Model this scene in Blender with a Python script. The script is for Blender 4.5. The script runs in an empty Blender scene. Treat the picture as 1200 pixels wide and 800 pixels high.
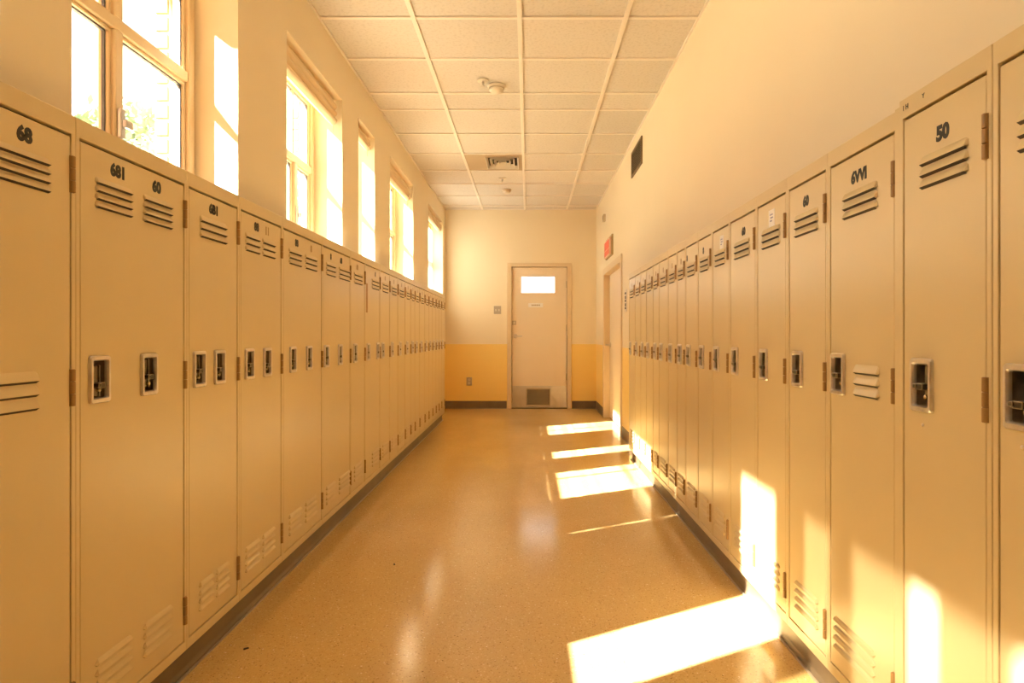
import bpy, bmesh, math, random
from mathutils import Vector
random.seed(7)
S = bpy.context.scene
COL = S.collection
PI = math.pi

# ------------------------------------------------------------------ camera
FPX = 724.0                      # focal length in pixels of a 1200 px wide frame
EYE = 1.06
cam = bpy.data.cameras.new('camera')
cam.sensor_width = 36.0
cam.lens = FPX / 1200.0 * 36.0
cam.shift_x = -19.0 / 1200.0
cam.shift_y = -7.0 / 1200.0
cam.clip_start = 0.05
camo = bpy.data.objects.new('camera', cam)
camo.location = (0, 0, EYE)
camo.rotation_euler = (PI / 2, 0, 0)
COL.objects.link(camo)
S.camera = camo

# ------------------------------------------------------------------ sky, sun, exposure
SKY_COLOR = (1.0, 0.97, 0.92)
SKY_STRENGTH = 0.78
SUN_COLOR = (1.0, 0.95, 0.84)
AZ_TAN = 0.53                   # sunlight runs to +X and, by this much per metre, to +Y
w = bpy.data.worlds.new('sky')
S.world = w
w.use_nodes = True
bg = w.node_tree.nodes['Background']
bg.inputs['Color'].default_value = (*SKY_COLOR, 1)
bg.inputs['Strength'].default_value = SKY_STRENGTH


def sun(name, drop, energy, angle):
    d = Vector((1, AZ_TAN, 0)).normalized()
    d = Vector((d.x, d.y, -drop))
    l = bpy.data.lights.new(name, 'SUN')
    l.energy = energy
    l.angle = math.radians(angle)
    l.color = SUN_COLOR
    o = bpy.data.objects.new(name, l)
    o.rotation_euler = d.to_track_quat('-Z', 'Y').to_euler()
    o.location = (-8, -4, 9)
    COL.objects.link(o)


sun('sun', 1.17, 11.0, 0.6)
sun('sun_added_mid', 1.02, 11.0, 0.6)  # added second sun, lower, carrying the floor patches farther right
sun('sun_added_low', 0.87, 11.0, 0.8)  # added third sun, lowest, carrying the light up the right lockers

S.view_settings.view_transform = 'Standard'
S.view_settings.look = 'None'
S.view_settings.gamma = 1.0
S.view_settings.use_curve_mapping = False
S.view_settings.exposure = 1.92
S.cycles.use_denoising = True
S.cycles.max_bounces = 14
S.cycles.diffuse_bounces = 10
S.cycles.transparent_max_bounces = 12
S.cycles.sample_clamp_indirect = 6.0
S.cycles.caustics_reflective = False
S.cycles.caustics_refractive = False

# ------------------------------------------------------------------ measures
XL, XR = -1.206, 0.986           # wall faces
XLF, XRF = -1.05, 0.866          # locker fronts
YB = 8.96                        # end wall
YF = -4.0
HC = 2.88                        # ceiling
YROWL, YROWR = 7.757, 5.31       # far ends of the locker rows


def ly(px):                      # depth of a point on the left locker fronts from its column in the picture
    return FPX * -XLF / (619.0 - px)


# ------------------------------------------------------------------ mesh helpers
class MB:
    def __init__(self):
        self.v, self.f, self.m, self.mats = [], [], [], []

    def mi(self, mat):
        if mat not in self.mats:
            self.mats.append(mat)
        return self.mats.index(mat)

    def quadset(self, vs, fs, mat):
        b = len(self.v)
        self.v += [tuple(p) for p in vs]
        k = self.mi(mat)
        for f in fs:
            self.f.append(tuple(b + i for i in f))
            self.m.append(k)
        return self

    def box(self, x0, x1, y0, y1, z0, z1, mat):
        vs = [(x0, y0, z0), (x1, y0, z0), (x1, y1, z0), (x0, y1, z0), (x0, y0, z1), (x1, y0, z1), (x1, y1, z1), (x0, y1, z1)]
        fs = [(0, 3, 2, 1), (4, 5, 6, 7), (0, 1, 5, 4), (1, 2, 6, 5), (2, 3, 7, 6), (3, 0, 4, 7)]
        return self.quadset(vs, fs, mat)

    def prism(self, prof, axis, a0, a1, mat):
        """extrude a closed 2-D profile along an axis"""
        n = len(prof)
        def P(p, a):
            if axis == 'x': return (a, p[0], p[1])
            if axis == 'y': return (p[0], a, p[1])
            return (p[0], p[1], a)
        vs = [P(p, a0) for p in prof] + [P(p, a1) for p in prof]
        fs = [(i, (i + 1) % n, n + (i + 1) % n, n + i) for i in range(n)]
        fs += [tuple(range(n - 1, -1, -1)), tuple(range(n, 2 * n))]
        return self.quadset(vs, fs, mat)

    def loft(self, loops, mat, cap0=False, cap1=False, closed=True):
        n = len(loops[0])
        vs = [p for l in loops for p in l]
        fs = []
        for a in range(len(loops) - 1):
            for i in range(n if closed else n - 1):
                j = (i + 1) % n
                fs.append((a * n + i, a * n + j, (a + 1) * n + j, (a + 1) * n + i))
        if cap0: fs.append(tuple(range(n - 1, -1, -1)))
        if cap1: fs.append(tuple((len(loops) - 1) * n + i for i in range(n)))
        return self.quadset(vs, fs, mat)

    def lathe(self, prof, c, axis, mat, n=16):
        """prof: (radius, offset along axis)"""
        loops = []
        for r, h in prof:
            l = []
            for i in range(n):
                a = 2 * PI * i / n
                u, v = r * math.cos(a), r * math.sin(a)
                if axis == 'z': l.append((c[0] + u, c[1] + v, c[2] + h))
                elif axis == 'y': l.append((c[0] + u, c[1] + h, c[2] + v))
                else: l.append((c[0] + h, c[1] + u, c[2] + v))
            loops.append(l)
        return self.loft(loops, mat, True, True)

    def panel(self, u0, u1, v0, v1, holes, w0, w1, mat, plane='xz'):
        """slab with rectangular holes; plane 'xz' (thickness along y) or 'yz' (thickness along x)"""
        us = sorted({u0, u1, *[h[0] for h in holes], *[h[1] for h in holes]})
        vv = sorted({v0, v1, *[h[2] for h in holes], *[h[3] for h in holes]})
        us = [u for u in us if u0 <= u <= u1]
        vv = [v for v in vv if v0 <= v <= v1]
        def solid(i, j):
            if not (0 <= i < len(us) - 1 and 0 <= j < len(vv) - 1): return False
            cu, cv = (us[i] + us[i + 1]) / 2, (vv[j] + vv[j + 1]) / 2
            return not any(h[0] < cu < h[1] and h[2] < cv < h[3] for h in holes)
        def P(u, v, w_): return (u, w_, v) if plane == 'xz' else (w_, u, v)
        idx = {}
        vs, fs = [], []
        def V(i, j, k):
            if (i, j, k) not in idx:
                idx[(i, j, k)] = len(vs)
                vs.append(P(us[i], vv[j], (w0, w1)[k]))
            return idx[(i, j, k)]
        for i in range(len(us) - 1):
            for j in range(len(vv) - 1):
                if not solid(i, j): continue
                fs.append((V(i, j, 0), V(i + 1, j, 0), V(i + 1, j + 1, 0), V(i, j + 1, 0)))
                fs.append((V(i, j, 1), V(i, j + 1, 1), V(i + 1, j + 1, 1), V(i + 1, j, 1)))
                if not solid(i - 1, j): fs.append((V(i, j, 0), V(i, j + 1, 0), V(i, j + 1, 1), V(i, j, 1)))
                if not solid(i + 1, j): fs.append((V(i + 1, j, 0), V(i + 1, j, 1), V(i + 1, j + 1, 1), V(i + 1, j + 1, 0)))
                if not solid(i, j - 1): fs.append((V(i, j, 0), V(i, j, 1), V(i + 1, j, 1), V(i + 1, j, 0)))
                if not solid(i, j + 1): fs.append((V(i, j + 1, 0), V(i + 1, j + 1, 0), V(i + 1, j + 1, 1), V(i, j + 1, 1)))
        return self.quadset(vs, fs, mat)

    def mesh(self, name, smooth=False, bevel=0.0, segs=1):
        me = bpy.data.meshes.new(name)
        me.from_pydata(self.v, [], self.f)
        for m in self.mats: me.materials.append(m)
        me.polygons.foreach_set('material_index', self.m)
        bm = bmesh.new()
        bm.from_mesh(me)
        bmesh.ops.recalc_face_normals(bm, faces=bm.faces)
        if bevel:
            es = [e for e in bm.edges if len(e.link_faces) == 2 and e.calc_face_angle(0) > 0.6]
            bmesh.ops.bevel(bm, geom=es, offset=bevel, segments=segs, affect='EDGES', profile=0.5, clamp_overlap=True)
        if smooth:
            for f in bm.faces: f.smooth = True
            for e in bm.edges:
                if len(e.link_faces) == 2 and e.calc_face_angle(0) > math.radians(38): e.smooth = False
        bm.to_mesh(me)
        bm.free()
        return me

    def build(self, name, parent=None, loc=None, smooth=False, bevel=0.0, segs=1):
        return obj(name, self.mesh(name, smooth, bevel, segs), parent, loc)


def obj(name, me, parent=None, loc=None, rotz=0.0):
    o = bpy.data.objects.new(name, me)
    COL.objects.link(o)
    if parent is not None: o.parent = parent
    if loc is not None: o.location = loc
    if rotz: o.rotation_euler = (0, 0, rotz)
    return o


def empty(name, loc, rotz=0.0):
    o = bpy.data.objects.new(name, None)
    o.empty_display_size = 0.1
    o.location = loc
    o.rotation_euler = (0, 0, rotz)
    COL.objects.link(o)
    return o


def tag(o, label, cat, group=None, kind=None):
    o['label'] = label
    o['category'] = cat
    if group: o['group'] = group
    if kind: o['kind'] = kind
    return o


def struct(o, label=None):
    o['kind'] = 'structure'
    if label: o['label'] = label
    return o


_txt = {}


def text_mesh(s, size, mat, bold=0.0, sx=1.0):
    """flat lettering, centred, in the local xz plane facing -y"""
    key = (s, size, mat.name, bold, sx)
    if key in _txt: return _txt[key]
    cu = bpy.data.curves.new('lettering', 'FONT')
    cu.body = s
    cu.size = size
    cu.align_x = 'CENTER'
    cu.align_y = 'CENTER'
    cu.offset = bold
    cu.extrude = 0.0006
    cu.resolution_u = 3
    to = bpy.data.objects.new('lettering', cu)
    COL.objects.link(to)
    dg = bpy.context.evaluated_depsgraph_get()
    me = bpy.data.meshes.new_from_object(to.evaluated_get(dg))
    bpy.data.objects.remove(to)
    bpy.data.curves.remove(cu)
    for v in me.vertices:
        x, y, z = v.co
        v.co = (x * sx, -z - 0.0002, y)
    me.materials.clear()
    me.materials.append(mat)
    _txt[key] = me
    return me


# ------------------------------------------------------------------ materials
def mat(name, color, rough=0.5, metal=0.0, spec=0.5, var=0.0, vscale=4.0, bump=0.0, bscale=60.0, rvar=0.0, coat=0.0):
    m = bpy.data.materials.new(name)
    m.use_nodes = True
    nt = m.node_tree
    b = nt.nodes['Principled BSDF']
    b.inputs['Base Color'].default_value = (*color, 1)
    b.inputs['Roughness'].default_value = rough
    b.inputs['Metallic'].default_value = metal
    b.inputs['Specular IOR Level'].default_value = spec
    if coat:
        b.inputs['Coat Weight'].default_value = coat
        b.inputs['Coat Roughness'].default_value = 0.12
    tc = nt.nodes.new('ShaderNodeTexCoord')
    if var or rvar:
        n = nt.nodes.new('ShaderNodeTexNoise')
        n.inputs['Scale'].default_value = vscale
        n.inputs['Detail'].default_value = 5
        nt.links.new(tc.outputs['Object'], n.inputs['Vector'])
        if var:
            r = nt.nodes.new('ShaderNodeValToRGB')
            r.color_ramp.elements[0].position = 0.3
            r.color_ramp.elements[1].position = 0.7
            r.color_ramp.elements[0].color = (*[c * (1 - var) for c in color], 1)
            r.color_ramp.elements[1].color = (*[min(1, c * (1 + var)) for c in color], 1)
            nt.links.new(n.outputs['Fac'], r.inputs['Fac'])
            nt.links.new(r.outputs['Color'], b.inputs['Base Color'])
        if rvar:
            mr = nt.nodes.new('ShaderNodeMapRange')
            mr.inputs['To Min'].default_value = max(0, rough - rvar)
            mr.inputs['To Max'].default_value = rough + rvar
            nt.links.new(n.outputs['Fac'], mr.inputs['Value'])
            nt.links.new(mr.outputs['Result'], b.inputs['Roughness'])
    if bump:
        n2 = nt.nodes.new('ShaderNodeTexNoise')
        n2.inputs['Scale'].default_value = bscale
        n2.inputs['Detail'].default_value = 3
        nt.links.new(tc.outputs['Object'], n2.inputs['Vector'])
        bp = nt.nodes.new('ShaderNodeBump')
        bp.inputs['Strength'].default_value = bump
        bp.inputs['Distance'].default_value = 0.002
        nt.links.new(n2.outputs['Fac'], bp.inputs['Height'])
        nt.links.new(bp.outputs['Normal'], b.inputs['Normal'])
    return m


WALL_UP = (0.785, 0.685, 0.515)
WALL_LOW = (0.86, 0.63, 0.22)
M_LOCK = mat('locker_enamel', (0.62, 0.495, 0.285), 0.30, var=0.03, vscale=2.5, bump=0.05, bscale=45, rvar=0.05, spec=0.5)
M_LOCKTOP = mat('locker_top_darkened', (0.20, 0.16, 0.11), 0.8, var=0.2, vscale=8)  # tops coloured dark to cut sunlight bouncing into the window recesses
M_GAPIN = mat('opening_shade', (0.05, 0.035, 0.02), 0.8)  # near-black painted in for the shade inside lockers, slots and vents
M_HINGE = mat('hinge_enamel', (0.32, 0.18, 0.065), 0.45)
M_CHROME = mat('latch_chrome', (0.76, 0.71, 0.67), 0.33, metal=0.85, var=0.1, vscale=40)
M_CUP = mat('latch_cup_steel', (0.30, 0.25, 0.18), 0.38, metal=0.8, var=0.35, vscale=30)
M_LEVER = mat('latch_lever_steel', (0.10, 0.085, 0.06), 0.35, metal=0.7, var=0.3, vscale=60)
M_STUD = mat('latch_stud_brass', (0.75, 0.62, 0.38), 0.25, metal=1.0)
M_INK = mat('stencil_ink', (0.025, 0.022, 0.018), 0.6)
M_GHOST = mat('worn_ink', (0.40, 0.26, 0.12), 0.6)
M_PAPER = mat('paper_label', (0.86, 0.84, 0.84), 0.6)
M_BLUEINK = mat('label_ink', (0.22, 0.24, 0.42), 0.6)
M_RUST = mat('worn_strip', (0.36, 0.19, 0.06), 0.6, var=0.25, vscale=25)
M_WALL = mat('wall_cream_paint', WALL_UP, 0.55, var=0.02, vscale=1.5, bump=0.12, bscale=140, spec=0.35)
M_CEIL = mat('ceiling_base', (0.80, 0.74, 0.64), 0.85)
M_GRID = mat('ceiling_grid', (0.76, 0.70, 0.64), 0.45)
M_BASE = mat('vinyl_base', (0.17, 0.12, 0.075), 0.42, var=0.15, vscale=6)
M_BASELIP = mat('vinyl_base_lip', (0.36, 0.29, 0.21), 0.4)
M_FRAMEW = mat('window_frame_paint', (0.76, 0.60, 0.38), 0.4)
M_GASKET = mat('window_gasket', (0.10, 0.10, 0.11), 0.5)
M_ALU = mat('window_aluminium', (0.62, 0.60, 0.62), 0.35, metal=0.6)
M_BLIND = mat('blind_fabric', (0.74, 0.60, 0.42), 0.8, bump=0.2, bscale=300)
M_DOOR = mat('door_enamel', (0.77, 0.65, 0.50), 0.4, var=0.02, vscale=2)
M_DOORFR = mat('door_frame_enamel', (0.68, 0.54, 0.36), 0.38)
M_STEEL = mat('brushed_steel', (0.62, 0.56, 0.50), 0.33, metal=0.85, var=0.05, vscale=12)
M_GRILLE = mat('grille_brown', (0.46, 0.37, 0.26), 0.5)
M_DARKGR = mat('grille_dark', (0.17, 0.11, 0.045), 0.5)
M_PLASTIC = mat('plastic_white', (0.68, 0.61, 0.52), 0.4)
M_GREYPL = mat('plate_grey', (0.45, 0.38, 0.30), 0.4)
M_RED = mat('red_plastic', (0.80, 0.07, 0.03), 0.35)
M_SIGNBACK = mat('sign_housing', (0.40, 0.30, 0.14), 0.5)
M_SIGNFACE = mat('sign_face', (0.85, 0.55, 0.40), 0.4)
M_BRICK = mat('brick_salmon', (0.40, 0.22, 0.14), 0.85, var=0.2, vscale=14, bump=0.4, bscale=60)
M_MORTAR = mat('mortar', (0.55, 0.48, 0.40), 0.9)
M_LEAF = mat('leaf_green', (0.20, 0.26, 0.14), 0.6, var=0.3, vscale=3)
M_BARK = mat('bark', (0.22, 0.15, 0.09), 0.9, bump=0.6, bscale=20)
M_GROUND = mat('ground_outside', (0.42, 0.38, 0.28), 0.95, var=0.2, vscale=0.8)
M_DEBRIS = mat('litter_dark', (0.04, 0.025, 0.012), 0.8)


def two_tone():
    """wall paint: cream above, orange dado below 0.935 m (object coordinates = world height)"""
    m = M_WALL.copy()
    m.name = 'wall_two_tone_paint'
    nt = m.node_tree
    b = nt.nodes['Principled BSDF']
    for l in list(b.inputs['Base Color'].links): nt.links.remove(l)
    tc = nt.nodes.new('ShaderNodeTexCoord')
    sp = nt.nodes.new('ShaderNodeSeparateXYZ')
    nt.links.new(tc.outputs['Object'], sp.inputs[0])
    gt = nt.nodes.new('ShaderNodeMath')
    gt.operation = 'GREATER_THAN'
    gt.inputs[1].default_value = 0.935
    nt.links.new(sp.outputs['Z'], gt.inputs[0])
    mx = nt.nodes.new('ShaderNodeMix')
    mx.data_type = 'RGBA'
    mx.inputs['A'].default_value = (*WALL_LOW, 1)
    mx.inputs['B'].default_value = (*WALL_UP, 1)
    nt.links.new(gt.outputs[0], mx.inputs['Factor'])
    nt.links.new(mx.outputs['Result'], b.inputs['Base Color'])
    return m


M_WALL2 = two_tone()


def floor_material():
    m = bpy.data.materials.new('speckled_vinyl_floor')
    m.use_nodes = True
    nt = m.node_tree
    b = nt.nodes['Principled BSDF']
    tc = nt.nodes.new('ShaderNodeTexCoord')
    base = (0.65, 0.45, 0.188)
    n = nt.nodes.new('ShaderNodeTexNoise')
    n.inputs['Scale'].default_value = 1.2
    n.inputs['Detail'].default_value = 6
    nt.links.new(tc.outputs['Object'], n.inputs['Vector'])
    r = nt.nodes.new('ShaderNodeValToRGB')
    r.color_ramp.elements[0].position = 0.3
    r.color_ramp.elements[1].position = 0.7
    r.color_ramp.elements[0].color = (*[c * 0.92 for c in base], 1)
    r.color_ramp.elements[1].color = (*[c * 1.08 for c in base], 1)
    nt.links.new(n.outputs['Fac'], r.inputs['Fac'])
    last = r.outputs['Color']
    # chips: light, dark and rust flecks scattered in the sheet
    for sc, thr, colr, amt in ((70, 0.2, (0.86, 0.68, 0.42), 0.5), (62, 0.18, (0.30, 0.16, 0.05), 0.5), (30, 0.085, (0.92, 0.80, 0.58), 0.85), (34, 0.08, (0.14, 0.07, 0.02), 0.85), (130, 0.3, (0.45, 0.27, 0.09), 0.4)):
        v = nt.nodes.new('ShaderNodeTexVoronoi')
        v.inputs['Scale'].default_value = sc
        nt.links.new(tc.outputs['Object'], v.inputs['Vector'])
        lt = nt.nodes.new('ShaderNodeMath')
        lt.operation = 'LESS_THAN'
        lt.inputs[1].default_value = thr
        nt.links.new(v.outputs['Distance'], lt.inputs[0])
        ml = nt.nodes.new('ShaderNodeMath')
        ml.operation = 'MULTIPLY'
        ml.inputs[1].default_value = amt
        nt.links.new(lt.outputs[0], ml.inputs[0])
        mx = nt.nodes.new('ShaderNodeMix')
        mx.data_type = 'RGBA'
        nt.links.new(ml.outputs[0], mx.inputs['Factor'])
        nt.links.new(last, mx.inputs['A'])
        mx.inputs['B'].default_value = (*colr, 1)
        last = mx.outputs['Result']
    nt.links.new(last, b.inputs['Base Color'])
    b.inputs['Roughness'].default_value = 0.2
    b.inputs['Specular IOR Level'].default_value = 1.0
    n3 = nt.nodes.new('ShaderNodeTexNoise')
    n3.inputs['Scale'].default_value = 9
    n3.inputs['Detail'].default_value = 4
    nt.links.new(tc.outputs['Object'], n3.inputs['Vector'])
    mr = nt.nodes.new('ShaderNodeMapRange')
    mr.inputs['To Min'].default_value = 0.10
    mr.inputs['To Max'].default_value = 0.21
    nt.links.new(n3.outputs['Fac'], mr.inputs['Value'])
    nt.links.new(mr.outputs['Result'], b.inputs['Roughness'])
    bp = nt.nodes.new('ShaderNodeBump')
    bp.inputs['Strength'].default_value = 0.10
    bp.inputs['Distance'].default_value = 0.004
    nt.links.new(n3.outputs['Fac'], bp.inputs['Height'])
    nt.links.new(bp.outputs['Normal'], b.inputs['Normal'])
    return m


def tile_material():
    m = mat('mineral_fibre_tile', (0.80, 0.72, 0.60), 0.9)
    nt = m.node_tree
    b = nt.nodes['Principled BSDF']
    tc = nt.nodes.new('ShaderNodeTexCoord')
    n = nt.nodes.new('ShaderNodeTexNoise')
    n.inputs['Scale'].default_value = 55
    n.inputs['Detail'].default_value = 4
    nt.links.new(tc.outputs['Object'], n.inputs['Vector'])
    r = nt.nodes.new('ShaderNodeValToRGB')
    r.color_ramp.elements[0].position = 0.36
    r.color_ramp.elements[1].position = 0.5
    r.color_ramp.elements[0].color = (0.58, 0.535, 0.495, 1)
    r.color_ramp.elements[1].color = (0.645, 0.60, 0.56, 1)
    nt.links.new(n.outputs['Fac'], r.inputs['Fac'])
    oi = nt.nodes.new('ShaderNodeObjectInfo')
    mr = nt.nodes.new('ShaderNodeMapRange')
    mr.inputs['To Min'].default_value = 0.94
    mr.inputs['To Max'].default_value = 1.03
    nt.links.new(oi.outputs['Random'], mr.inputs['Value'])
    mx = nt.nodes.new('ShaderNodeMix')
    mx.data_type = 'RGBA'
    mx.blend_type = 'MULTIPLY'
    mx.inputs['Factor'].default_value = 1
    nt.links.new(r.outputs['Color'], mx.inputs['A'])
    nt.links.new(mr.outputs['Result'], mx.inputs['B'])
    nt.links.new(mx.outputs['Result'], b.inputs['Base Color'])
    bp = nt.nodes.new('ShaderNodeBump')
    bp.inputs['Strength'].default_value = 0.4
    bp.inputs['Distance'].default_value = 0.003
    nt.links.new(n.outputs['Fac'], bp.inputs['Height'])
    nt.links.new(bp.outputs['Normal'], b.inputs['Normal'])
    return m


def glass_material():
    m = bpy.data.materials.new('window_glass')
    m.use_nodes = True
    nt = m.node_tree
    nt.nodes.remove(nt.nodes['Principled BSDF'])
    out = nt.nodes['Material Output']
    t = nt.nodes.new('ShaderNodeBsdfTransparent')
    t.inputs['Color'].default_value = (0.97, 0.98, 0.97, 1)
    g = nt.nodes.new('ShaderNodeBsdfGlossy')
    g.inputs['Roughness'].default_value = 0.02
    f = nt.nodes.new('ShaderNodeLayerWeight')
    p = nt.nodes.new('ShaderNodeMath')
    p.operation = 'POWER'
    p.inputs[1].default_value = 5.0
    nt.links.new(f.outputs['Facing'], p.inputs[0])
    ma = nt.nodes.new('ShaderNodeMath')
    ma.operation = 'MULTIPLY_ADD'
    ma.inputs[1].default_value = 0.9
    ma.inputs[2].default_value = 0.03
    nt.links.new(p.outputs[0], ma.inputs[0])
    mx = nt.nodes.new('ShaderNodeMixShader')
    nt.links.new(ma.outputs[0], mx.inputs[0])
    nt.links.new(t.outputs[0], mx.inputs[1])
    nt.links.new(g.outputs[0], mx.inputs[2])
    nt.links.new(mx.outputs[0], out.inputs['Surface'])
    return m


def sheer_material(colr, opacity):
    m = bpy.data.materials.new('sheer_fabric')
    m.use_nodes = True
    nt = m.node_tree
    nt.nodes.remove(nt.nodes['Principled BSDF'])
    t = nt.nodes.new('ShaderNodeBsdfTransparent')
    t.inputs['Color'].default_value = (1, 0.95, 0.85, 1)
    d = nt.nodes.new('ShaderNodeBsdfTranslucent')
    d.inputs['Color'].default_value = (*colr, 1)
    mx = nt.nodes.new('ShaderNodeMixShader')
    mx.inputs[0].default_value = opacity
    nt.links.new(t.outputs[0], mx.inputs[1])
    nt.links.new(d.outputs[0], mx.inputs[2])
    nt.links.new(mx.outputs[0], nt.nodes['Material Output'].inputs['Surface'])
    return m


def brickwall_material():
    m = mat('salmon_brickwork', (0.55, 0.33, 0.22), 0.9)
    nt = m.node_tree
    tc = nt.nodes.new('ShaderNodeTexCoord')
    mp = nt.nodes.new('ShaderNodeMapping')
    mp.inputs['Rotation'].default_value = (PI / 2, 0, 0)
    br = nt.nodes.new('ShaderNodeTexBrick')
    br.inputs['Scale'].default_value = 1.0
    br.inputs['Brick Width'].default_value = 0.2
    br.inputs['Row Height'].default_value = 0.072
    br.inputs['Mortar Size'].default_value = 0.006
    br.inputs['Color1'].default_value = (0.55, 0.33, 0.22, 1)
    br.inputs['Color2'].default_value = (0.48, 0.27, 0.18, 1)
    br.inputs['Mortar'].default_value = (0.6, 0.52, 0.42, 1)
    nt.links.new(tc.outputs['Object'], mp.inputs[0])
    nt.links.new(mp.outputs[0], br.inputs['Vector'])
    nt.links.new(br.outputs['Color'], nt.nodes['Principled BSDF'].inputs['Base Color'])
    return m


M_SHEER = sheer_material((0.42, 0.38, 0.30), 0.62)
M_SHEERW = sheer_material((0.50, 0.49, 0.46), 0.96)
M_BRICKWALL = brickwall_material()
M_FLOOR = floor_material()
M_TILE = tile_material()
M_GLASS = glass_material()

# ------------------------------------------------------------------ shell
struct(MB().box(-1.62, 1.35, YF, YB + 0.2, -0.2, 0.0, M_FLOOR).build('floor'), 'tan speckled glossy corridor floor')

XG = -1.42                       # window plane
XO = -1.48                       # back of the inner wall
# (y0, y1, head, blind)
WINDOWS = [(1.632, 2.568, 2.60, False), (3.085, 4.005, 2.585, True), (4.388, 4.851, 2.61, True),
           (5.39, 6.468, 2.63, True), (7.463, 8.731, 2.66, True)]
UNSEEN = [(0.90, 1.41, 2.935, False), (0.50, 0.84, 2.935, False), (-0.25, 0.5, 2.935, False)]  # unseen openings, sized and placed to shape the near sun patches
SILL = 1.53
ZT = 1.572                       # underside of the upper wall, on the lockers
USILL = 1.79
holes = [(a, b, SILL - 0.2, h) for a, b, h, _ in WINDOWS] + [(a, b, USILL, h) for a, b, h, _ in UNSEEN]
wl = MB()
wl.panel(YF, YB, ZT, HC + 0.3, holes, XO, XL, M_WALL, 'yz')
wl.panel(YF, YROWL + 0.02, 0.0, ZT, [(a, b, SILL, 3.0) for a, b, h, _ in WINDOWS[:4]] + [(7.463, YROWL + 0.02, SILL, 3)], XO, -1.365, M_WALL, 'yz')
wl.panel(YROWL + 0.02, YB, 0.0, ZT, [(YROWL + 0.02, 8.731, SILL, 3)], XO, XL, M_WALL2, 'yz')
struct(wl.build('wall_left'), 'cream left wall with deep window recesses above the lockers')

wr = MB()
DY0, DY1, DZ = 6.52, 8.0, 1.87   # side door opening
wr.panel(YF, YROWR + 0.02, 1.594, HC + 0.3, [], XR, 1.35, M_WALL, 'yz')
wr.panel(YF, YROWR + 0.02, 0.0, 1.594, [], 1.175, 1.35, M_WALL, 'yz')
wr.panel(YROWR + 0.02, YB, 0.0, HC + 0.3, [(DY0, DY1, -1, DZ)], XR, 1.35, M_WALL2, 'yz')
struct(wr.build('wall_right'), 'cream right wall with orange dado beyond the lockers')

EX0, EX1, EZ = -0.27, 0.592, 2.085   # end door opening
wb = MB().panel(-1.62, 1.35, 0.0, HC + 0.3, [(EX0, EX1, -1, EZ)], YB, YB + 0.2, M_WALL2, 'xz')
struct(MB().box(-1.62, 1.35, YF - 0.2, YF, 0.0, HC + 0.3, M_WALL2).build('wall_front'), 'cream wall closing the corridor behind the viewer')
struct(wb.build('wall_back'), 'cream end wall with orange dado around the end door')

# ---- ceiling: slab, tiles and T-bars
ceil = MB().box(-1.62, 1.35, YF, YB + 0.2, HC + 0.06, HC + 0.3, M_CEIL).build('ceiling')
struct(ceil, 'suspended ceiling of speckled cream tiles in a grid')
TX = [XL, -0.66, -0.05, 0.56, XR]
TY = [1.22, 1.83, 2.42, 2.99, 3.55, 4.08, 4.656, 5.0, 5.595, 6.215, 6.84, 7.44, 8.08, 8.70, YB]
DIFF = (1, 9)                    # column, row of the air diffuser
for i in range(4):
    for j in range(len(TY) - 1):
        if (i, j) == DIFF: continue
        x0, x1, y0, y1 = TX[i] + 0.008, TX[i + 1] - 0.008, TY[j] + 0.008, TY[j + 1] - 0.008
        dz = random.uniform(0, 0.0015)
        MB().box(x0, x1, y0, y1, HC + 0.009 + dz, HC + 0.024, M_TILE).build('ceiling_tile', ceil, bevel=0.002)
    # the part of the ceiling behind and above the viewer
    MB().box(TX[i] + 0.008, TX[i + 1] - 0.008, YF, TY[0] - 0.008, HC + 0.004, HC + 0.02, M_TILE).build('ceiling_tile', ceil)
for x in TX:
    MB().box(x - 0.0135, x + 0.0135, YF, YB, HC, HC + 0.03, M_GRID).build('grid_bar', ceil)
for y in TY:
    for i in range(4):
        MB().box(TX[i] + 0.0135, TX[i + 1] - 0.0135, y - 0.012, y + 0.012, HC + 0.0005, HC + 0.03, M_GRID).build('grid_bar', ceil)

# ---- baseboards
def base_profile(xw, sgn, h):
    """vinyl cove base on a wall face at x = xw, room on the side sgn"""
    return [(xw, 0), (xw + sgn * 0.016, 0), (xw + sgn * 0.010, 0.008), (xw + sgn * 0.006, 0.02), (xw + sgn * 0.005, h - 0.004), (xw + sgn * 0.003, h), (xw, h)]


ZB = 0.094
b = MB().prism(base_profile(-1.085, 1, ZB - 0.002), 'y', 0.3, YROWL - 0.02, M_BASE)
b.box(-1.0695, -1.064, 0.3, YROWL - 0.02, 0.0, 0.007, M_BASELIP)
struct(b.build('baseboard_left'), 'dark brown kick base under the left lockers')
b = MB().prism(base_profile(0.898, -1, ZB - 0.002), 'y', 0.3, YROWR - 0.02, M_BASE)
b.box(0.877, 0.8825, 0.3, YROWR - 0.02, 0.0, 0.007, M_BASELIP)
struct(b.build('baseboard_right'), 'grey brown kick base under the right lockers')
b = MB()
b.prism([(YB, 0), (YB - 0.016, 0), (YB - 0.007, 0.012), (YB - 0.005, 0.108), (YB - 0.002, 0.112), (YB, 0.112)], 'x', XL + 0.0, -0.312, M_BASE)
b.prism([(YB, 0), (YB - 0.016, 0), (YB - 0.007, 0.012), (YB - 0.005, 0.108), (YB - 0.002, 0.112), (YB, 0.112)], 'x', 0.634, XR, M_BASE)
struct(b.build('baseboard_back'), 'dark brown base along the end wall')
b = MB()
b.prism(base_profile(XR, -1, 0.112), 'y', DY1 + 0.055, YB - 0.02, M_BASE)
b.prism(base_profile(XR, -1, 0.112), 'y', YROWR + 0.03, DY0 - 0.055, M_BASE)
struct(b.build('trim_1'), 'brown base on the right wall beside the side door')

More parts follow.
